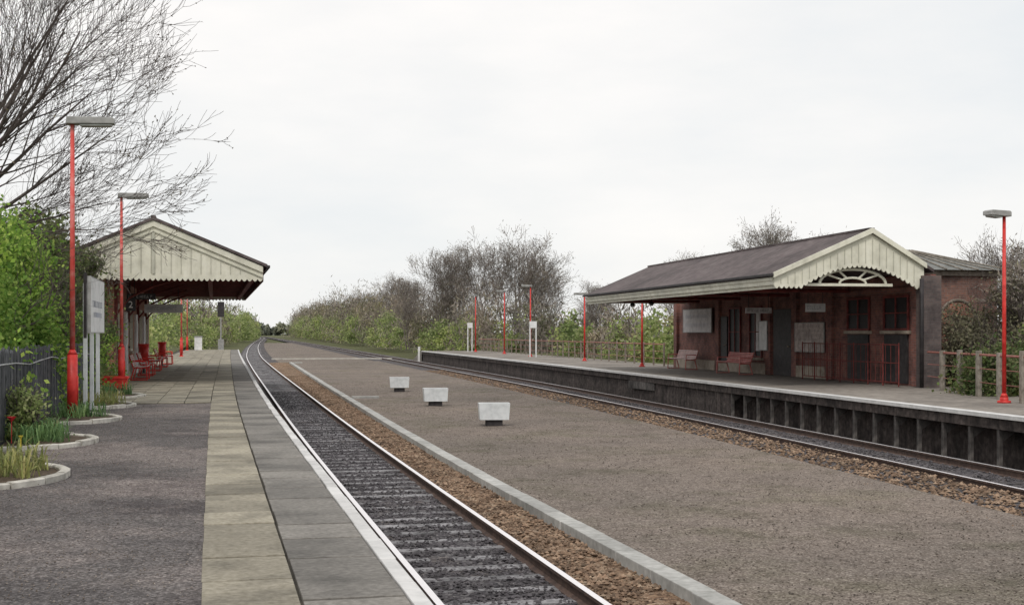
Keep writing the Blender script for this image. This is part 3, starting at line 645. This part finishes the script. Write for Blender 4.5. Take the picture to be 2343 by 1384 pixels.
def wallsign(name,label,ly0,ly1,z0,z1,mat,seed,ink='ink',lines=2,cat='sign',hf=.5):
    t=thing(name,label,cat,(15.9,35.3,PZ),-.03)
    mkobj('panel',MB().box(4.58,4.615,ly0,ly1,z0,z1),mat,t)
    k=.03
    mkobj('frame',MB().box(4.57,4.618,ly0-k,ly0,z0-k,z1+k).box(4.57,4.618,ly1,ly1+k,z0-k,z1+k).box(4.57,4.618,ly0,ly1,z1,z1+k).box(4.57,4.618,ly0,ly1,z0-k,z0),'grey',t)
    if lines:
        H=(z1-z0)
        for i in range(lines):
            l=MB(); lettering(l,ly1-.3,ly0+.3,z1-H*(i+.8)/(lines+.6),H*hf/(lines+.6),'yz',4.576,4.579,seed+i)
            mkobj('lettering',l,ink,t)
wallsign('station_nameboard','pale station nameboard with faded lettering on the brick wall',18.4,22.2,1.65,2.65,'boarddull',11,hf=.35)
wallsign('poster_board','pale framed timetable board on the brick wall',6.95,9.4,.95,1.95,'posterpink',21,'fadeink',6,'notice board')
wallsign('poster','narrow white poster on the brick wall',12.1,12.9,.95,2.05,'board',31,'ink',0,'poster')
hang('hanging_sign','dark hanging sign with pale lettering under the canopy',19.3,44.5,2.42,1.0,.2,'boarddull',0,'lines','black',3.0)
hang('hanging_sign','white hanging sign under the canopy near the gable',19.6,40.5,2.45,.7,.28,'board',0,'lines','ink',3.0)
for i,(x,y) in enumerate(((17.6,54),(17.6,51.5))):
    t=thing('hanging_lamp','small dark globe lamp hanging under the canopy eave','lamp',(x,y,PZ),0,'lamps hanging under the canopy')
    mkobj('shade',MB().tube((0,0,2.8),(0,0,2.9),.13,.05,12),'black',t); mkobj('globe',MB().tube((0,0,2.72),(0,0,2.8),.06,.1,12),'grey',t); mkobj('rod',MB().tube((0,0,2.9),(0,0,3.0),.015,.015,6),'black',t)
gt=thing('platform_railing','continuous thin dark red railing before the brick wall','railing',(15.9,35.3,PZ),-.03)
f=MB(); x=4.0
for z in (.12,.7,1.25): f.tube((x,.4,z),(x,7.4,z),.016,.016,6)
mkobj('rail',f,'darkred',gt)
for i in range(8): mkobj('post',MB().tube((x,.4+i,0),(x,.4+i,1.3),.022,.022,6),'darkred',gt)
f=MB()
for i in range(1,42,2):
    if i%6: f.tube((x,.4+i/6,.12),(x,.4+i/6,1.25),.008,.008,5)
mkobj('balusters',f,'darkred',gt)
AX=thing('brick_annex','weathered brick annexe with arched window and grey hipped glazed roof','building',(0,0,PZ),0)
mkobj('wall',MB().box(21.5,24.9,38.2,46,-.05,3.6),'brickann',AX)
mkobj('cornice',MB().box(21.4,25.0,38.1,46.1,3.45,3.63),'postdim',AX)
hp=MB(); hp.add([(21.2,37.9,3.63),(25.15,37.9,3.63),(25.15,46.3,3.63),(21.2,46.3,3.63),(22.6,40.8,4.42),(23.3,40.8,4.42),(23.3,43.9,4.42),(22.6,43.9,4.42)],[(0,1,5,4),(1,2,6,5),(2,3,7,6),(3,0,4,7),(4,5,6,7),(3,2,1,0)])
rr=mkobj('roof',hp,'roofgrey',AX)
rb=MB()
for t in np.linspace(0,1,8): rb.tube((21.2+3.95*t,37.88,3.65),(22.6+.7*t,40.78,4.44),.025,.025,5)
for t in np.linspace(0,1,9): rb.tube((21.18,37.9+8.4*t,3.65),(22.58,40.8+3.1*t,4.44),.025,.025,5)
mkobj('glazing_bars',rb,'post',rr)
arch=[(22.9,1.0),(24.0,1.0),(24.0,2.1)]+[(23.45+.55*math.cos(math.pi*i/10),2.1+.5*math.sin(math.pi*i/10)) for i in range(1,10)]+[(22.9,2.1)]
aw=mkobj('window',MB().prism(arch,'xz',38.14,38.19),'brickred',AX)
mkobj('arch_band',MB().path([(23.45+.62*math.cos(math.pi*i/10),38.15,2.1+.57*math.sin(math.pi*i/10)) for i in range(0,11)],.05,6),'postdim',aw)
# ------------------------------------------------------------------ back fences right
def railfence(label,pts,posth,step,railmat,w=.05,pm='post',name='post_and_rail_fence',rr=.022):
    t=thing(name,label,'fence',(pts[0][0],pts[0][1],PZ),0)
    o=Vector((pts[0][0],pts[0][1],0)); rails=[MB(),MB(),MB()]
    for a,b in zip(pts[:-1],pts[1:]):
        a=Vector((*a,0))-o;b=Vector((*b,0))-o; d=b-a; n=max(1,int(d.length/step))
        for i in range(n):
            p=a+d*i/n
            mkobj('post',MB().box(p.x-w,p.x+w,p.y-w,p.y+w,-.03,posth+R.uniform(-.04,.04)),pm,t,bevel=.012)
        for k,(z,r) in enumerate(((posth-.1,rr),(posth-.45,.012),(posth-.8,.012))): rails[k].tube(a+Vector((0,-w-.02,z)),b+Vector((0,-w-.02,z)),r,r,6)
    for r in rails: mkobj('rail',r,railmat,t)
railfence('weathered posts with red top rail behind the platform',[(17.0,21.5),(18.2,26.9),(20.25,34.6)],1.15,1.35,'railred',.06,rr=.03)
railfence('thin weathered posts with red top rail along the open platform',[(21.5,61),(22.2,74),(23.0,90),(23.6,117)],1.15,1.7,'railred',.04,'postdim',rr=.03)
def postsign(loc,label,h,w=.55,rz=0):
    t=thing('platform_sign',label,'sign',loc,rz)
    for a in (-w/2+.04,w/2-.04): mkobj('post',MB().box(a-.04,a+.04,.0,.07,-.03,h-.01),'board',t)
    mkobj('panel',MB().box(-w/2,w/2,-.04,-.002,h-.45,h),'board',t)
postsign((21.0,86,PZ),'small white sign on two pale posts',2.4,.5); postsign((21.7,112,PZ),'small white sign on two pale posts beside the fence',2.5,.45); 
mk=thing('marker_post','white marker post at the platform ramp','post',(18.3,119,0))
mkobj('post',MB().box(-.1,.1,-.05,.05,-.3,1.25),'white',mk,bevel=.01)
sg=thing('signal_post','grey post with a black signal head at the platform end','signal',(.65,131,PZ-.1),0)
mkobj('post',MB().tube((0,0,-.3),(0,0,3.4),.07,.06,10),'grey',sg); mkobj('signal_head',MB().box(-.32,.32,-.12,.12,3.3,4.75),'black',sg,bevel=.04)
mkobj('base_box',MB().box(-.28,.28,-.2,.2,-.2,1.1),'grey',sg)
cb=thing('equipment_cabinet','pale grey lineside equipment cabinet','cabinet',(-1.45,127,PZ),0)
mkobj('cabinet_body',MB().box(-.35,.35,-.3,.3,0,1.25),'board',cb,bevel=.02); mkobj('lid',MB().box(-.4,.4,-.35,.35,1.25,1.32),'grey',cb)
# ------------------------------------------------------------------ vegetation
def tubes(segs,n):
    P=np.array([s[0] for s in segs]);Q=np.array([s[1] for s in segs]);r0=np.array([s[2] for s in segs]);r1=np.array([s[3] for s in segs])
    D=Q-P; D/= (np.linalg.norm(D,axis=1,keepdims=True)+1e-9)
    up=np.where(np.abs(D[:,2:3])>.9,np.array([[1.,0,0]]),np.array([[0,0,1.]])); A=np.cross(D,up); A/=np.linalg.norm(A,axis=1,keepdims=True); B=np.cross(D,A)
    a=2*np.pi*np.arange(n)/n; c=np.cos(a)[None,:,None]; s=np.sin(a)[None,:,None]
    ring=A[:,None]*c+B[:,None]*s
    V=np.concatenate([P[:,None]+ring*r0[:,None,None],Q[:,None]+ring*r1[:,None,None]],1)
    i=np.arange(n); F=np.stack([i,(i+1)%n,(i+1)%n+n,i+n],1)
    return V.reshape(-1,3),(F[None]+2*n*np.arange(len(segs))[:,None,None]).reshape(-1,4)
def quads(C,s,asp,rg,up=0.0):
    n=len(C); D=rg.normal(size=(n,3)); D[:,2]+=up*np.sign(D[:,2]+.5); D/=np.linalg.norm(D,axis=1,keepdims=True)
    E=np.cross(D,rg.normal(size=(n,3))); E/=np.linalg.norm(E,axis=1,keepdims=True)
    s=(s*rg.uniform(.6,1.3,n))[:,None]
    V=np.stack([C-D*s*asp/2,C+E*s/2,C+D*s*asp/2,C-E*s/2],1)
    return V.reshape(-1,3),np.arange(4*n).reshape(-1,4)
def grow(rg,p,d,L,r,lev,P,out):
    n=P['n'][lev]; seg=L/n; rr=r
    for i in range(n):
        w=P['w'][lev]
        d=(d+Vector((rg.gauss(0,w),rg.gauss(0,w),rg.gauss(0,w)+P['up'][lev]))).normalized()
        q=p+d*seg; r2=r*(1-P['tap']*(i+1)/n)
        out.append((tuple(p),tuple(q),rr,r2,lev)); p=q; rr=r2
        if lev<P['max'] and (i+1)/n>=P['st'][lev]:
            cc=P['c'][lev]; cc=int(cc)+(1 if rg.random()<cc-int(cc) else 0)
            for k in range(cc):
                a=d.orthogonal().normalized(); a.rotate(Matrix.Rotation(rg.uniform(0,6.28),3,d))
                sp=rg.uniform(*P['sp'][lev]); cd=(d*math.cos(sp)+a*math.sin(sp)).normalized()
                grow(rg,p,cd,L*rg.uniform(*P['l'][lev])*(1.1-.4*i/n),max(.003,rr*P['rk']),lev+1,P,out)
def treeobj(name,label,cat,loc,segs,split,bark,leafmat=None,C=None,ls=.06,asp=1.6,group=None,seed=0,ns=5,rz=0,sc=1,twigmat=None):
    t=thing(name,label,cat,loc,rz,group); t.scale=(sc,)*3
    a=[s for s in segs if s[4]<=split]; b=[s for s in segs if s[4]>split]
    mkobj('trunk',tubes(a,ns+2),bark,t)
    if b: mkobj('crown',tubes(b,3),twigmat or bark,t)
    if leafmat and C is not None and len(C):
        mkobj('foliage',quads(C,ls,asp,np.random.default_rng(seed)),leafmat,t)
    return t
rg=random.Random(21); segs=[]
P0=dict(n=[5,7,5,4,3],w=[.05,.07,.09,.11,.14],up=[.0,.035,.045,.06,.07],tap=.8,max=4,st=[1,.28,.3,.4,9],c=[0,1.8,1.7,1.6,0],sp=[(0,0),(.25,.6),(.25,.65),(.3,.65)],l=[(0,0),(.42,.6),(.42,.62),(.4,.62)],rk=.52)
segs.append(((0,0,-.2),(.05,0,1.6),.26,.22,0)); segs.append(((.05,0,1.6),(.3,0,3.4),.22,.18,0))
st=Vector((.3,0,3.4))
for d,L,r in (((.98,-.1,.36),3.9,.06),((.8,.3,.72),4.3,.07),((.6,-.3,.95),4.8,.072),((.35,.3,1),5.4,.072),((.98,.4,.2),3.4,.048),((-.5,.2,.9),4.5,.065),((0,-.4,1),5.4,.07),((.75,-.4,.75),4.2,.06),((.8,.1,.95),4.7,.068),((.5,0,1.05),5.3,.07),((.2,-.2,1.1),5.2,.065),((.98,-.3,.05),3.2,.045)):
    grow(rg,st,Vector(d).normalized(),L*1.17,r,1,P0,segs)
segs=[(a,b,max(c,.0045),max(e,.0035),l) for a,b,c,e,l in segs]
tips=np.array([s[1] for s in segs if s[4]>=3]); r_=np.random.default_rng(4); tips=tips[r_.random(len(tips))<.2]
treeobj('bare_tree','large bare spreading tree with budding twigs behind the fence','tree',(-6.3,29,.9),segs,1,'bark','bud',tips,.03,2.0,seed=5,ns=5)
def clumps(rg,rx,ry,rz,n,per,cr,flat=.35):
    u=rg.normal(size=(n,3)); u/=np.linalg.norm(u,axis=1,keepdims=True); u[:,2]=np.abs(u[:,2])*1.1-flat
    rad=rg.uniform(.45,1.08,(n,1)); c=u*rad*np.array([rx,ry,rz]); c[:,2]+=rz*flat
    c[:,2]=np.maximum(c[:,2],.15)
    k=rg.uniform(.5,1.3,(n,1,1))*cr
    pts=c[:,None]+rg.normal(size=(n,per,3))*k*np.array([.55,.55,.42])
    pts=pts.reshape(-1,3); pts[:,2]=np.maximum(pts[:,2],.02); return pts
def bush(label,loc,rx,ry,rz,mat,n,per,cr,ls,seed,name='bush',cat='bush',asp=1.5,twig='bark',group=None):
    rg=np.random.default_rng(seed); t=thing(name,label,cat,loc,0,group)
    sg=[]; rr=random.Random(seed)
    PB=dict(n=[4,4,3],w=[.12,.15,.2],up=[.08,.06,.05],tap=.75,max=2,st=[.3,.3,9],c=[2,2,0],sp=[(.3,.8),(.3,.9)],l=[(.5,.7),(.5,.8)],rk=.6)
    for i in range(6):
        a=rr.uniform(0,6.28); grow(rr,Vector((rr.uniform(-.3,.3)*rx,rr.uniform(-.3,.3)*ry,-.1)),Vector((math.cos(a)*.35,math.sin(a)*.35,1)).normalized(),rz*.8,.05,0,PB,sg)
    mkobj('trunk',tubes(sg,4),twig,t)
    mkobj('crown',quads(clumps(rg,rx,ry,rz,n,per,cr),ls,asp,rg),mat,t)
    return t
bush('tall fresh green spring bush rising behind the paling fence',(-4.7,22.5,.85),1.6,3.0,3.6,'leafbright',230,260,.42,.06,1)
bush('tall fresh green spring bush rising behind the paling fence',(-4.15,27.0,.85),1.25,2.3,3.5,'leafbright',180,230,.38,.062,2)
bush('tall fresh green spring bush rising behind the paling fence',(-5.2,17.0,.85),1.7,2.4,2.9,'leafbright',90,180,.45,.065,3)
bush('green ivy-covered tree beside the station building',(-4.5,33,.85),1.5,2.3,4.2,'leafdark',130,150,.42,.08,4,'evergreen_tree','tree')
bush('green ivy-covered tree beside the station building',(-4.2,38.2,.85),1.3,1.9,4.3,'leafdark',120,150,.4,.08,5,'evergreen_tree','tree')
bush('yellow-green leafy tree hiding the end of the canopy gable',(-4.9,40.5,.85),1.5,.9,4.8,'leafyel',80,120,.42,.07,16,'leafy_tree','tree')
bush('green ivy-covered tree behind the green bush',(-7.2,31,.85),2.0,2.4,3.9,'leafdark',100,150,.5,.09,6,'evergreen_tree','tree')
bush('green shrub filling the bank behind the nameboard',(-3.75,31.3,.85),.75,1.8,2.4,'leafbright',90,140,.33,.06,7)
bush('small yellow-green shrub growing beside the fence',(-2.75,20.6,.9),.28,.5,.8,'leafyel',40,80,.15,.04,8)
bush('green shrub beside the station wall',(-3.4,40.6,.9),.6,.8,2.2,'leafbright',40,100,.3,.055,9)
bush('green shrub behind the red trough',(-3.3,36.4,.9),.5,1.0,1.9,'leafbright',60,100,.28,.055,10)
for i,(x,y,rx,ry,rz,mt,ls,asp) in enumerate(((21.8,31.0,1.7,2,1.7,'leafdark',.075,1.5),(24,33.5,1.6,2,2.6,'leafolive',.07,1.5),(22.3,35.6,.8,.8,1.8,'leafolive',.07,1.5),(20.9,26.2,1.6,2.3,1.6,'leafdark',.075,1.5),(24.4,35.5,1.7,1.8,3.9,'twigfar',.04,6),(24.3,35.8,1.4,1.6,3.3,'leafolive',.07,1.5),(22.9,36.8,.8,.8,2.4,'leafolive',.07,1.5),(19.9,30.6,.8,1.2,1.2,'leafdark',.07,1.5))):
    bush('tangled dull shrub behind the post and rail fence',(x,y,.85),rx,ry,rz,mt,60,100,.42,ls,30+i,group='shrubs behind the fence',asp=asp)
PT=dict(n=[6,5,4,3],w=[.06,.12,.14,.15],up=[.05,.06,.06,.06],tap=.72,max=3,st=[.3,.25,.3,9],c=[2.4,1.9,1.9,0],sp=[(.35,.85),(.35,.85),(.3,.8)],l=[(.45,.65),(.5,.65),(.5,.7)],rk=.55)
def baretree(seed,H,r):
    rg=random.Random(seed); s=[]
    for k in range(rg.choice([2,3])):
        grow(rg,Vector((k*.5,0,-.2)),Vector((rg.uniform(-.2,.2),rg.uniform(-.2,.2),1)).normalized(),H*.66,r,0,PT,s)
    return s
base=[]
for i in range(4):
    s=baretree(50+i,12,.14)
    s=[(a,b,max(c,.014),max(d,.011),e) for a,b,c,d,e in s]
    loc=((26,152,.3),(29.3,147,.3),(32,141,.3),(35.5,143,.3))[i]
    C=np.array([q[1] for q in s if q[4]>=2]); r_=np.random.default_rng(i); C=C+r_.normal(0,.25,C.shape); C=C[r_.random(len(C))<.6]
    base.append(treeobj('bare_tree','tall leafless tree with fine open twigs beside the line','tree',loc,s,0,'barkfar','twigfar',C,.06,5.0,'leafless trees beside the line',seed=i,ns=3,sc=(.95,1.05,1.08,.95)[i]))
for k,(x,y,b,sc) in enumerate(((24.6,168,1,.75),(37.6,150,0,.78),(30.4,160,3,.98),(38,128,3,.58),(33,240,0,1.0),(31.5,105,0,.48),(39.5,92,1,.84),(42.5,94,3,.86),(46,93,0,.75),(34.2,92,0,.62),(37,86,2,.58),(50,90,2,.66),(26.3,40,3,.42),(27.8,41.5,1,.45),(26.5,37.2,2,.4),(29.5,200,1,.85),(40,340,2,1.1),(44,420,3,1.2),(-9,66,2,.55))):
    dup(base[b],(x,y,.5),R.uniform(0,6.28),sc)
def belt(name,pts,hts,width,K,per,leaf,mat,seed,cr=1.3,asp=1.5,up=0,hvar=(.55,1.1),z0=0.3,pw=1):
    rg=np.random.default_rng(seed); pts=np.array(pts,float); d=np.r_[0,np.cumsum(np.linalg.norm(np.diff(pts,axis=0),axis=1))]
    t=(rg.random(K)**pw)*d[-1]; cx=np.interp(t,d,pts[:,0])+rg.uniform(-.2,1,K)*width; cy=np.interp(t,d,pts[:,1])+rg.normal(0,1.5,K); h=np.interp(t,d,hts)*rg.uniform(*hvar,K)
    allp=[];ss=[]
    for i in range(K):
        n=14; q=clumps(rg,h[i]*.33,h[i]*.33,h[i],n,per//n,cr*h[i]/6,.4)
        q[:,0]+=cx[i];q[:,1]+=cy[i];q[:,2]+=z0; allp.append(q); ss.append(np.full(len(q),leaf*(1+cy[i]/260)))
    Cn=np.concatenate(allp); s=np.concatenate(ss)
    V,F=quads(Cn,s,asp,rg,up); mkobj(name,(V,F),mat,kind='stuff')
rp_=[(25.5,62),(26,90),(26.5,120),(26,165),(30,250),(37,400),(50,700),(62,1000)]
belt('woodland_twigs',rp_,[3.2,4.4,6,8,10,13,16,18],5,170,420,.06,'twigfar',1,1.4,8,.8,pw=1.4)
belt('woodland_shrubs',[(24.4,60),(25.4,90),(26.0,118),(24.5,165),(28,250),(35,400),(47,700),(58,1000)],[3.0,3.5,3.6,4.2,5.5,8,10,12],2.5,140,560,.12,'leafyel',2,1.3,pw=1.5)
belt('woodland_shrubs',rp_,[3.0,4,5.2,7,8.5,11,14,16],4,140,520,.13,'leafolive',3,1.3,pw=1.4)
lp_=[(-6.5,76),(-5.5,110),(-5,150),(-2.5,200),(3,300),(11,450),(22,700),(27,1000)]
belt('woodland_shrubs',lp_,[4,5,6,6.5,7.5,8,9,10],-3,100,520,.13,'leafyel',4,1.3,pw=1.4)
belt('woodland_twigs',[(p[0]-2,p[1]) for p in lp_],[5,6,7,8,9,9,10,11],-5,60,400,.08,'twigfar',5,1.3,8,1.0,pw=1.4)
belt('woodland_shrubs',[(p[0]-2,p[1]) for p in lp_],[4,5,6,6.5,8,8,9,10],-4,50,400,.17,'leafolive',6,1.3,pw=1.4)
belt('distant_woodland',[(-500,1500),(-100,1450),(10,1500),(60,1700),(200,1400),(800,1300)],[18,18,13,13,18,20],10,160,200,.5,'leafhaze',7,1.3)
belt('woodland_shrubs',[(30,66),(45,80),(70,85),(110,90)],[4,4,5,6],6,50,350,.2,'leafolive',8,1.3)
belt('woodland_shrubs',[(-8,20),(-12,40),(-11,70)],[4,5,5],-6,26,500,.16,'leafdark',9,1.2)
# ------------------------------------------------------------------ world, sun, camera
w=bpy.data.worlds.new('World'); scene.world=w; w.use_nodes=True; nt=w.node_tree
bg=nt.nodes['Background']; sky=nt.nodes.new('ShaderNodeTexSky'); sky.sky_type='NISHITA'; sky.sun_disc=False
EL,AZ=math.radians(48),math.radians(205)
sky.sun_elevation=EL; sky.sun_rotation=AZ; nt.links.new(sky.outputs[0],bg.inputs[0]); bg.inputs[1].default_value=.1
tc=nt.nodes.new('ShaderNodeTexCoord'); mp=nt.nodes.new('ShaderNodeMapping'); mp.inputs['Scale'].default_value=(1,1,3.2); nt.links.new(tc.outputs['Generated'],mp.inputs[0])
n=noise(nt,mp.outputs[0],2.3,7,.55); r=ramp(nt,[(.865,.89,.905),(.965,.958,.945),(1.06,1.03,1.0)],[.33,.5,.66]); nt.links.new(n.outputs['Fac'],r.inputs[0])
b2=nt.nodes.new('ShaderNodeBackground'); nt.links.new(r.outputs[0],b2.inputs[0]); b2.inputs[1].default_value=1.0
mx=nt.nodes.new('ShaderNodeMixShader'); mx.inputs[0].default_value=.93; nt.links.new(bg.outputs[0],mx.inputs[1]); nt.links.new(b2.outputs[0],mx.inputs[2]); nt.links.new(mx.outputs[0],nt.nodes['World Output'].inputs[0])
sl=bpy.data.lights.new('sun','SUN'); sl.energy=1.5; sl.angle=math.radians(16); sl.color=(1,.94,.88)
so=bpy.data.objects.new('sun',sl); COL.objects.link(so)
sd=Vector((math.sin(AZ)*math.cos(EL),math.cos(AZ)*math.cos(EL),math.sin(EL))); so.rotation_euler=sd.to_track_quat('Z','Y').to_euler()
cd=bpy.data.cameras.new('camera'); co=bpy.data.objects.new('camera',cd); COL.objects.link(co)
co.location=(0,0,2.5); co.rotation_euler=(math.pi/2,0,-math.radians(12.8)); cd.lens=46.1; cd.sensor_width=36; cd.shift_y=.0299; cd.clip_end=12000; cd.clip_start=.1
scene.camera=co
scene.view_settings.view_transform='Standard'; scene.view_settings.look='None'; scene.view_settings.exposure=0
